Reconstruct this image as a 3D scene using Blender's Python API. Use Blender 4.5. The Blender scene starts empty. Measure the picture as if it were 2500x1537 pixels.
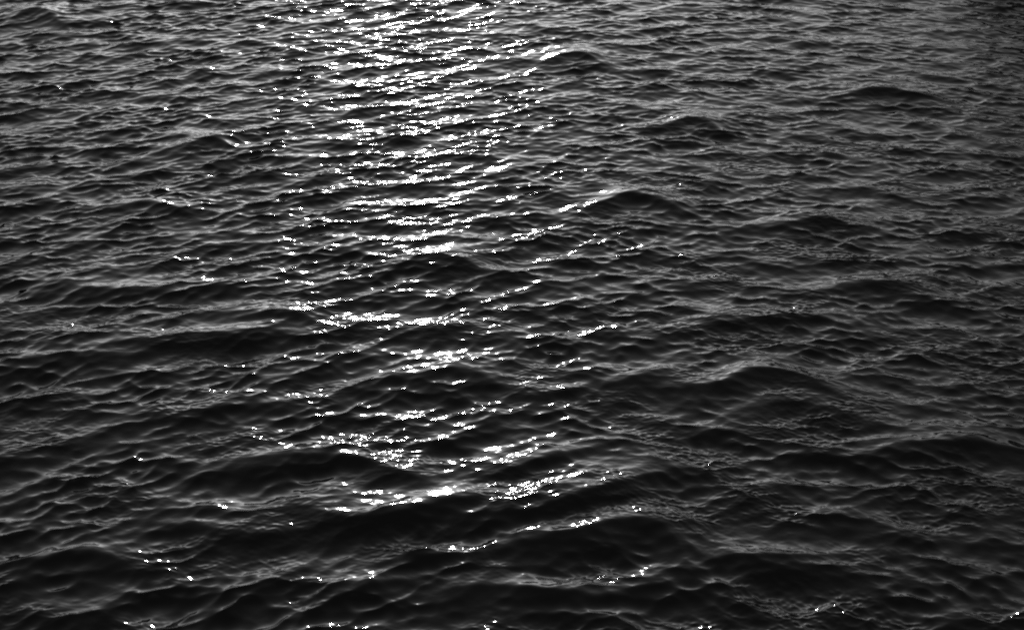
import bpy, math
import numpy as np

SC = bpy.context.scene
C = SC.collection
R = math.radians

# ------------------------------------------------------------------ camera
CAM_H = 10.0
PITCH = 29.0
PXW, PXH, FPX = 2500.0, 1537.0, 3600.0
cam_d = bpy.data.cameras.new('camera')
cam_d.sensor_width = 36.0
cam_d.lens = FPX / PXW * 36.0
cam_d.clip_start = 0.1
cam_d.clip_end = 30000.0
cam = bpy.data.objects.new('camera', cam_d)
C.objects.link(cam)
cam.location = (0, 0, CAM_H)
cam.rotation_euler = (R(90 - PITCH), 0, 0)
SC.camera = cam

# ------------------------------------------------------------------ sky and sun
SUN_EL, SUN_AZ = 8.5, -4.6          # azimuth from +Y, positive to the right
world = bpy.data.worlds.new('World')
SC.world = world
world.use_nodes = True
nt = world.node_tree
nt.nodes.clear()
out = nt.nodes.new('ShaderNodeOutputWorld')
bg = nt.nodes.new('ShaderNodeBackground')
sky = nt.nodes.new('ShaderNodeTexSky')
sky.sky_type = 'NISHITA'
sky.sun_disc = False
sky.sun_elevation = R(SUN_EL)
sky.sun_rotation = R(SUN_AZ)
sky.air_density = 2.0
sky.dust_density = 1.0
sky.ozone_density = 1.0
bw = nt.nodes.new('ShaderNodeRGBToBW')   # the photograph is on black-and-white film
nt.links.new(sky.outputs[0], bw.inputs[0])
nt.links.new(bw.outputs[0], bg.inputs['Color'])
bg.inputs['Strength'].default_value = 0.10
nt.links.new(bg.outputs[0], out.inputs['Surface'])

sun_d = bpy.data.lights.new('sun', 'SUN')
sun_d.energy = 5.0
sun_d.angle = R(0.53)
sun_d.color = (1, 1, 1)
sun = bpy.data.objects.new('sun', sun_d)
C.objects.link(sun)
sun.rotation_euler = (R(90 - SUN_EL), 0, R(180 - SUN_AZ))
sun.location = (0, 40, 60)

SC.view_settings.view_transform = 'Standard'
SC.view_settings.look = 'None'
SC.view_settings.exposure = 0.5
SC.view_settings.gamma = 1.0
SC.view_settings.use_curve_mapping = False
SC.cycles.use_denoising = False
SC.cycles.filter_width = 2.1
SC.cycles.max_bounces = 4
SC.cycles.glossy_bounces = 3
SC.cycles.diffuse_bounces = 2
SC.cycles.sample_clamp_indirect = 4.0

# ------------------------------------------------------------------ materials
def principled(name, base, rough, ior=1.45):
    m = bpy.data.materials.new(name)
    m.use_nodes = True
    p = m.node_tree.nodes['Principled BSDF']
    p.inputs['Base Color'].default_value = (base, base, base, 1)
    p.inputs['Roughness'].default_value = rough
    p.inputs['IOR'].default_value = ior
    return m, p

M_water, pw = principled('dark_sea_water', 0.0025, 0.058, 1.333)
def water_nodes():
    n, l = M_water.node_tree.nodes, M_water.node_tree.links
    tc = n.new('ShaderNodeTexCoord')
    mp = n.new('ShaderNodeMapping')
    mp.inputs['Scale'].default_value = (1.0, 1.5, 1.0)
    l.new(tc.outputs['Object'], mp.inputs['Vector'])
    t1 = n.new('ShaderNodeTexNoise')
    t1.inputs['Scale'].default_value = 16.0
    t1.inputs['Detail'].default_value = 2.0
    t1.inputs['Roughness'].default_value = 0.45
    l.new(mp.outputs[0], t1.inputs['Vector'])
    b = n.new('ShaderNodeBump')
    b.inputs['Strength'].default_value = 1.0
    b.inputs['Distance'].default_value = 0.0009
    l.new(t1.outputs['Fac'], b.inputs['Height'])
    # beyond the finely meshed water the chop itself is left to the material
    t2 = n.new('ShaderNodeTexNoise')
    t2.inputs['Scale'].default_value = 1.1
    t2.inputs['Detail'].default_value = 5.0
    t2.inputs['Roughness'].default_value = 0.5
    l.new(mp.outputs[0], t2.inputs['Vector'])
    ln = n.new('ShaderNodeVectorMath'); ln.operation = 'LENGTH'
    l.new(tc.outputs['Object'], ln.inputs[0])
    mr = n.new('ShaderNodeMapRange'); mr.interpolation_type = 'SMOOTHSTEP'
    mr.inputs['From Min'].default_value = 36.0; mr.inputs['From Max'].default_value = 56.0
    l.new(ln.outputs['Value'], mr.inputs['Value'])
    b2 = n.new('ShaderNodeBump')
    b2.inputs['Distance'].default_value = 0.45
    l.new(mr.outputs[0], b2.inputs['Strength'])
    l.new(t2.outputs['Fac'], b2.inputs['Height'])
    l.new(b.outputs[0], b2.inputs['Normal'])
    l.new(b2.outputs[0], pw.inputs['Normal'])
water_nodes()

M_wood, pf = principled('dark_wooded_slope', 0.04, 0.9)
M_stone, ps = principled('wet_dark_stone', 0.10, 0.7)
def vary(m, p, scale, lo, hi):
    n, l = m.node_tree.nodes, m.node_tree.links
    tc = n.new('ShaderNodeTexCoord'); t = n.new('ShaderNodeTexNoise'); r = n.new('ShaderNodeMapRange')
    t.inputs['Scale'].default_value = scale
    t.inputs['Detail'].default_value = 5
    l.new(tc.outputs['Object'], t.inputs['Vector'])
    l.new(t.outputs['Fac'], r.inputs['Value'])
    r.inputs['From Min'].default_value = 0.3; r.inputs['From Max'].default_value = 0.7
    r.inputs['To Min'].default_value = lo; r.inputs['To Max'].default_value = hi
    l.new(r.outputs[0], p.inputs['Base Color'])
vary(M_wood, pf, 0.12, 0.02, 0.06)
vary(M_stone, ps, 0.8, 0.05, 0.14)

# ------------------------------------------------------------------ far shore and harbour wall (out of frame, seen mirrored in the waves)
def build_shore():
    """wooded shore across the water: low on the left, climbing to a headland on the right"""
    rng = np.random.default_rng(5)
    az = np.radians(np.arange(-80, 110.01, 0.25))
    prof = np.interp(np.degrees(az), [-80, -25, -8, 0, 6, 12, 18, 26, 45, 110], [1.0, 1.0, 1.4, 2.4, 3.6, 5.2, 6.5, 7.0, 7.0, 7.0])
    wob = sum(rng.uniform(.03, .12) * np.sin(az * f + rng.uniform(0, 6.3)) for f in (9, 17, 31, 57, 90, 140))
    D0 = 420.0
    rows = [(0.0, -0.02), (2.0, 0.02), (10, 0.30), (40, .62), (90, .85), (150, 1.0), (240, .9), (400, .5), (700, -0.05)]
    vs, fs = [], []
    m = len(az)
    for k, (d, f) in enumerate(rows):
        for i, a in enumerate(az):
            r = D0 + d + 30 * math.sin(a * 7)
            hgt = D0 * math.tan(R(prof[i])) * (1 + wob[i]) * f * (1 + d / D0) + (rng.uniform(-1.2, 1.2) if 1 < k < 8 else 0)
            vs.append((r * math.sin(a), r * math.cos(a), hgt if k else -2.0))
    for k in range(len(rows) - 1):
        for i in range(m - 1):
            fs.append((k * m + i, k * m + i + 1, (k + 1) * m + i + 1, (k + 1) * m + i))
    me = bpy.data.meshes.new('hills'); me.from_pydata(vs, [], fs); me.update(); me.shade_smooth()
    me.materials.append(M_wood)
    o = bpy.data.objects.new('hills', me); C.objects.link(o); o['kind'] = 'structure'
    return o
build_shore()

def build_wall():
    """stone harbour wall just outside the upper right corner; the dark reflections there are its own"""
    root = bpy.data.objects.new('harbour_wall', None); C.objects.link(root)
    root.location = (12.6, 37.0, 0); root.rotation_euler = (0, 0, R(12))
    root['label'] = 'dark stone harbour wall mirrored in the upper right corner of the water'
    root['category'] = 'wall'
    def prism(name, x0, x1, prof):
        n = len(prof)
        vs = [(x0, a, b) for a, b in prof] + [(x1, a, b) for a, b in prof]
        fs = [tuple(range(n))[::-1], tuple(range(n, 2 * n))] + [(i, (i + 1) % n, n + (i + 1) % n, n + i) for i in range(n)]
        me = bpy.data.meshes.new(name); me.from_pydata(vs, [], fs); me.update()
        me.materials.append(M_stone)
        o = bpy.data.objects.new(name, me); C.objects.link(o); o.parent = root
        bv = o.modifiers.new('bevel', 'BEVEL'); bv.width = 0.04; bv.segments = 2
        return o
    # the wall steps up from a low landing to full height
    for x0, x1, top in ((0, 1.6, 1.5), (1.606, 3.2, 3.0), (3.206, 5, 4.5), (5.006, 46, 6.0)):
        prism('wall_body', x0, x1, [(0, -3), (0.06 * (top + 3), top), (4.2, top), (4.6, -3)])
        n = max(1, int((x1 - x0) / 2))
        for k in range(n):
            w = (x1 - x0) / n
            prism('coping_stone', x0 + k * w + 0.006, x0 + (k + 1) * w - 0.006, [(0.06 * top + .05, top + .003), (0.06 * top + .05, top + .35), (1.3, top + .35), (1.3, top + .003)])
    return root
build_wall()

# ------------------------------------------------------------------ wave field
def spectrum_tile(L, N, seed, amp_fn):
    """height, x-shift and y-shift of one periodic tile of sea"""
    rng = np.random.default_rng(seed)
    k1 = 2 * np.pi * np.fft.fftfreq(N, L / N)
    kx, ky = np.meshgrid(k1, k1, indexing='ij')
    k = np.hypot(kx, ky)
    k[0, 0] = 1.0
    a = amp_fn(k, kx, ky)
    a[0, 0] = 0
    spec = a * (rng.standard_normal((N, N)) + 1j * rng.standard_normal((N, N)))
    h = np.fft.ifft2(spec)
    h = h.real
    H = np.fft.fft2(h)
    dx = np.fft.ifft2(1j * kx / k * H).real
    dy = np.fft.ifft2(1j * ky / k * H).real
    gx = np.fft.ifft2(1j * kx * H).real
    gy = np.fft.ifft2(1j * ky * H).real
    s = math.sqrt(float((gx ** 2 + gy ** 2).mean()))
    return (np.stack([h, dx, dy], -1) / s).astype(np.float32), L, N

def band(lo, hi, peak, p, dirs):
    """directional band between two wavelengths; dirs = (angle from +Y, weight, spread exponent)"""
    def f(k, kx, ky):
        lam = 2 * np.pi / k
        kp = 2 * np.pi / peak
        s = (k / kp) ** (-p) * np.exp(-0.6 * (kp / k) ** 3)
        s = s * (1 / (1 + np.exp(-(lam - lo) / (0.10 * lo)))) * (1 / (1 + np.exp((lam - hi) / (0.1 * hi))))
        th = np.arctan2(kx, ky)
        d = np.zeros_like(k)
        for a0, w, e in dirs:
            d += w * np.abs(np.cos(th - R(a0))) ** e
        return s * d
    return f

def sample(tile, x, y, rot=0.0):
    T, L, N = tile
    c, s = math.cos(rot), math.sin(rot)
    u = ((c * x + s * y) / L * N)
    v = ((-s * x + c * y) / L * N)
    iu = np.floor(u).astype(np.int64); iv = np.floor(v).astype(np.int64)
    fu = (u - iu).astype(np.float32); fv = (v - iv).astype(np.float32)
    def w(t):
        t2, t3 = t * t, t * t * t
        return (-.5 * t + t2 - .5 * t3, 1 - 2.5 * t2 + 1.5 * t3, .5 * t + 2 * t2 - 1.5 * t3, -.5 * t2 + .5 * t3)
    wu, wv = w(fu), w(fv)
    r = np.zeros(x.shape + (3,), np.float32)
    for a in range(4):
        ia = (iu + a - 1) % N
        for b in range(4):
            ib = (iv + b - 1) % N
            r += (wu[a] * wv[b])[..., None] * T[ia, ib]
    hx = c * r[..., 1] - s * r[..., 2]
    hy = s * r[..., 1] + c * r[..., 2]
    return r[..., 0], hx, hy

# sector-graded sheet of water: fine where the camera looks, coarse towards the horizon and behind
def axis_azimuth():
    d = np.arange(-26.0, 26.0001, 0.0555)
    g, step = [], 0.0555
    a = 26.0
    while a < 180:
        step = min(step * 1.09, 6.0)
        a += step
        g.append(a)
    g = np.array([v for v in g if v < 177])
    return np.radians(np.concatenate([-g[::-1], d, g]))

def axis_range():
    dep, a = [], 42.5
    while a > 15.6:
        dep.append(a)
        a -= 0.0125 + 0.0175 * (a - 15.6) / 26.9
    dep = np.array(dep)
    r = list(CAM_H / np.tan(np.radians(dep)))
    st = r[1] - r[0]
    near, a = [], r[0]
    while a > 0.8:
        st *= 1.12
        a -= st
        if a > 0.5: near.append(a)
    st = r[-1] - r[-2]
    far, a = [], r[-1]
    while a < 9000:
        st *= 1.022 if a < 90 else 1.07
        a += st
        far.append(a)
    return np.array(near[::-1] + r + far)

AZ, RG = axis_azimuth(), axis_range()
na, nr = len(AZ), len(RG)
gr, ga = np.meshgrid(RG, AZ, indexing='ij')
X = gr * np.sin(ga); Y = gr * np.cos(ga)
dr = np.gradient(RG)[:, None]; da = np.gradient(AZ)[None, :]
cell = np.maximum(dr * np.ones_like(da), gr * da)          # size of a grid cell, to drop waves it cannot carry

# two crossing wave trains: crests climbing to the right on the left-hand water, falling to the right on the right-hand water
T_long_a = spectrum_tile(64.0, 2048, 11, band(0.55, 2.6, 1.05, 2.0, [(-32, 1.0, 5), (18, 0.5, 3)]))
T_long_b = spectrum_tile(64.0, 2048, 12, band(0.55, 2.6, 1.05, 2.0, [(24, 1.0, 4), (-22, 0.6, 3)]))
T_mid_a = spectrum_tile(37.0, 2048, 23, band(0.14, 1.0, 0.62, 1.75, [(-32, 1.0, 3), (20, 0.5, 2)]))
T_mid_b = spectrum_tile(37.0, 2048, 24, band(0.14, 1.0, 0.62, 1.75, [(22, 1.0, 2.5), (-20, 0.7, 2.5)]))
T_short = spectrum_tile(11.0, 2048, 37, band(0.05, 0.18, 0.13, 1.8, [(0, 1.0, 1.2)]))
T_patch = spectrum_tile(64.0, 1024, 51, band(0.8, 8.0, 2.5, 1.8, [(0, 1.0, 0.5)]))

def fade(lam):            # 1 where the grid carries wavelength lam
    return np.clip((lam / cell - 2.5) / 3.0, 0, 1).astype(np.float32)
def smooth(a, b, x):
    t = np.clip((x - a) / (b - a), 0, 1)
    return t * t * (3 - 2 * t)

S_LONG, S_MID, S_SHORT = 0.11, 0.155, 0.125
w_b = smooth(-10, 9, np.degrees(ga)).astype(np.float32)        # share of the right-hand wave train
w_b = 0.15 + 0.75 * w_b
w_a = np.sqrt(1 - w_b ** 2).astype(np.float32)
patch = sample(T_patch, X, Y)[0]
patch = patch / patch[100:-100].std()
gust = sample(T_patch, X + 31.0, Y * 0.8 + 17.0, 0.4)[0]
gust = (0.65 + 0.8 * smooth(-1.3, 1.5, gust / gust[100:-100].std())).astype(np.float32)      # chop comes and goes
sea = (1.06 + 0.14 * smooth(0, -14, np.degrees(ga)) - 0.10 * smooth(16, 31, gr) - 0.15 * smooth(4, 16, np.degrees(ga)) * smooth(17, 27, gr)).astype(np.float32)   # lower chop farther out and in the lee of the wall
ruffle = ((0.25 + 1.1 * smooth(-0.4, 1.3, patch)) * (0.9 + 0.75 * smooth(2, 13, np.degrees(ga)))).astype(np.float32)   # cat's paws: some water ruffled, some slick
# the larger single crests of this moment: (points along the crest in photograph pixels, height, width in front, width behind)
CRESTS = [
 ([(960,640),(1030,615),(1110,620),(1175,642)], .085, .30, .45),
 ([(830,600),(950,625),(1080,618),(1200,592)], .04, .20, .35),
 ([(1455,490),(1535,468),(1600,478),(1670,500)], .085, .30, .45),
 ([(1345,135),(1400,122),(1470,142)], .11, .40, .60),
 ([(735,1215),(820,1245),(900,1258),(1000,1240),(1090,1212),(1210,1195)], .105, .32, .56, 1),
 ([(1130,1235),(1265,1235),(1400,1205),(1520,1165),(1640,1122)], .11, .32, .60, 1),
 ([(1225,1312),(1370,1288),(1490,1266),(1580,1258),(1630,1290),(1680,1345)], .09, .36, .36, 1),
 ([(950,1362),(1080,1350),(1200,1332)], .055, .26, .24, 1),
 ([(1190,1150),(1290,1125),(1350,1100),(1420,1085)], .07, .28, .36, 1),
 ([(570,1110),(700,1102),(840,1105),(940,1130),(1060,1172)], .065, .28, .32, 1),
 ([(1680,930),(1770,925),(1850,896),(1930,902),(2010,935),(2080,965)], .085, .34, .36),
 ([(1730,1340),(1850,1352),(1960,1340)], .05, .25, .30),
 ([(2090,1088),(2280,1068),(2420,1072),(2520,1085)], .08, .34, .40),
 ([(970,912),(1070,898),(1130,895),(1210,925)], .055, .28, .28),
 ([(1320,952),(1420,938)], .045, .22, .25),
 ([(1490,930),(1550,915),(1600,900)], .045, .22, .25),
 ([(1060,1432),(1150,1420),(1260,1425),(1400,1440),(1540,1430),(1600,1385)], .055, .26, .24, 1),
 ([(760,1475),(860,1435),(980,1402)], .06, .28, .40),
 ([(490,1275),(620,1298),(740,1282)], .05, .28, .30),
 ([(-20,1358),(120,1352),(225,1338),(310,1362)], .06, .30, .30),
 ([(80,820),(200,838),(400,815),(600,800),(760,790)], .06, .30, .55),
 ([(110,668),(240,702),(400,702),(540,700)], .055, .30, .50),
 ([(20,40),(85,15),(150,45)], .13, .45, .60),
 ([(2050,222),(2160,212),(2300,232)], .12, .42, .50),
 ([(1640,295),(1695,280),(1750,302)], .10, .36, .45),
 ([(1900,540),(1990,526),(2110,545)], .085, .34, .40),
 ([(455,352),(500,332),(560,345)], .08, .30, .45),
 ([(310,495),(370,488),(430,505)], .07, .30, .40),
 ([(620,760),(680,752),(760,770)], .06, .28, .30),
 ([(20,885),(150,855),(330,850)], .06, .30, .35),
 ([(420,1000),(520,990),(640,975)], .05, .26, .35),
 ([(1700,785),(1850,770),(1980,760),(2100,790)], .06, .30, .40),
 ([(1820,985),(1950,970),(2100,1010),(2250,1050)], .06, .30, .45),
 ([(2050,690),(2170,680),(2300,700)], .075, .34, .40),
]
def ground(px, py, z):
    """where the ray through a photograph pixel meets the height z"""
    cx, cy = (px - PXW / 2) / FPX, (PXH / 2 - py) / FPX
    p = R(PITCH)
    d = np.array([cx, math.cos(p) + cy * math.sin(p), -math.sin(p) + cy * math.cos(p)])
    t = (z - CAM_H) / d[2]
    return d[0] * t, d[1] * t
RIDGE = np.zeros_like(X); CALM = np.zeros_like(X)
for pts, A, wf, wb, *ramp in CRESTS:      # ramp: the back falls away evenly
    A, wf, wb = A * 1.38, wf * 1.08, wb * 1.2
    P = np.array([ground(px, py, A * 0.8) for px, py in pts])
    # round the polyline
    t = np.linspace(0, len(P) - 1, 4 * len(P))
    P = np.stack([np.interp(t, np.arange(len(P)), P[:, 0]), np.interp(t, np.arange(len(P)), P[:, 1])], -1)
    for _ in range(3):
        P[1:-1] = (P[:-2] + 2 * P[1:-1] + P[2:]) / 4
    pad = 1.5
    sel = (X > P[:, 0].min() - pad) & (X < P[:, 0].max() + pad) & (Y > P[:, 1].min() - pad) & (Y < P[:, 1].max() + pad)
    x, y = X[sel].astype(np.float32), Y[sel].astype(np.float32)
    T = np.gradient(P, axis=0); T /= np.hypot(T[:, 0], T[:, 1])[:, None]
    al = np.concatenate([[0], np.cumsum(np.hypot(*(P[1:] - P[:-1]).T))]); al /= al[-1]
    ex = x[:, None] - P[None, :, 0].astype(np.float32); ey = y[:, None] - P[None, :, 1].astype(np.float32)
    d2 = ex * ex + ey * ey
    wk = np.exp(-(d2 - d2.min(1, keepdims=True)) / (2 * 0.22 ** 2))
    wk /= wk.sum(1, keepdims=True)
    sd = (wk * (ey * T[None, :, 0] - ex * T[None, :, 1])).sum(1)
    ta = (wk * (ex * T[None, :, 0] + ey * T[None, :, 1])).sum(1)
    along = (wk * al[None, :].astype(np.float32)).sum(1)
    w = wf + (wb - wf) * smooth(-0.08, 0.08, sd)
    q = np.sqrt((sd / w) ** 2 + 0.012) - 0.11
    prof = np.exp(-1.25 * q - 0.35 * q ** 2) * np.exp(-(ta / 0.45) ** 2)
    if ramp:
        back = 0.07 * np.log1p(np.exp((1 - (q + 0.0)) / 0.07)) * np.exp(-(ta / 0.45) ** 2)
        prof = prof + (back - prof) * smooth(-0.03, 0.05, sd)
    taper = np.sin(np.pi * np.clip(along, 0, 1)) ** 0.6 * 0.85 + 0.15
    RIDGE[sel] += (A * prof * taper) ** 3
    CALM[sel] = np.maximum(CALM[sel], prof * (0.75 - 0.2 * smooth(-0.1, 0.1, sd)))
RIDGE = np.cbrt(RIDGE)

Z = np.zeros_like(X); DX = np.zeros_like(X); DY = np.zeros_like(X)
for tile, slope, lam, rot, chop, w in ((T_long_a, S_LONG, 0.8, 0.0, 1.5, w_a), (T_long_b, S_LONG, 0.8, 0.0, 1.5, w_b),
                                       (T_mid_a, S_MID, 0.3, 0.05, 1.55, w_a), (T_mid_b, S_MID, 0.3, -0.05, 1.55, w_b),
                                       (T_short, S_SHORT, 0.13, -0.07, 1.1, ruffle)):
    h, hx, hy = sample(tile, X, Y, rot)
    f = fade(lam) * slope * w
    if tile is T_short:      # ripples gather on the backs of the waves, the faces towards us stay glassy
        gz = np.gradient(Z + RIDGE, axis=0) / dr
        f = f * (0.42 + 1.0 * smooth(0.08, -0.14, gz)) * (0.8 + 0.25 * smooth(13, 26, gr))
    else: f = f * sea
    if tile is T_mid_a or tile is T_mid_b: f = f * gust * (0.86 + 0.16 * smooth(13, 26, gr))
    if tile is T_long_a or tile is T_long_b: f = f * (1 - CALM)
    if tile is T_mid_a or tile is T_mid_b: f = f * (1 - 0.6 * CALM)
    Z += h * f
    DX += hx * f * chop; DY += hy * f * chop
Z += RIDGE - 0.02
ja = np.gradient(X + DX, axis=1) * np.gradient(Y + DY, axis=0) - np.gradient(X + DX, axis=0) * np.gradient(Y + DY, axis=1)
print('folded share', float((ja[100:-100, 150:-150] <= 0).mean()))
X2 = X + DX; Y2 = Y + DY

def build_water():
    nv = nr * na
    co = np.empty((nv + 1, 3), np.float32)
    co[:nv, 0] = X2.ravel(); co[:nv, 1] = Y2.ravel(); co[:nv, 2] = Z.ravel()
    co[nv] = (0, 0, 0)
    i = np.arange(nr - 1)[:, None]; j = np.arange(na)[None, :]
    jn = (j + 1) % na
    q = np.stack(np.broadcast_arrays(i * na + j, (i + 1) * na + j, (i + 1) * na + jn, i * na + jn), -1).reshape(-1, 4)[:, ::-1]
    jt = np.arange(na)
    t = np.stack([jt, (jt + 1) % na, np.full(na, nv)], -1)[:, ::-1]
    me = bpy.data.meshes.new('water')
    me.vertices.add(nv + 1)
    me.vertices.foreach_set('co', co.ravel())
    me.loops.add(q.size + t.size)
    me.loops.foreach_set('vertex_index', np.concatenate([q.ravel(), t.ravel()]).astype(np.int32))
    me.polygons.add(len(q) + len(t))
    ls = np.concatenate([np.arange(len(q)) * 4, q.size + np.arange(len(t)) * 3]).astype(np.int32)
    me.polygons.foreach_set('loop_start', ls)
    me.update(calc_edges=True)
    me.shade_smooth()
    me.materials.append(M_water)
    o = bpy.data.objects.new('water', me)
    C.objects.link(o)
    o['kind'] = 'structure'
    o['label'] = 'dark choppy water with bright sun glitter'
    print('water quads', len(q), 'normal up', me.polygons[len(q)//2].normal.z)
    return o
water = build_water()
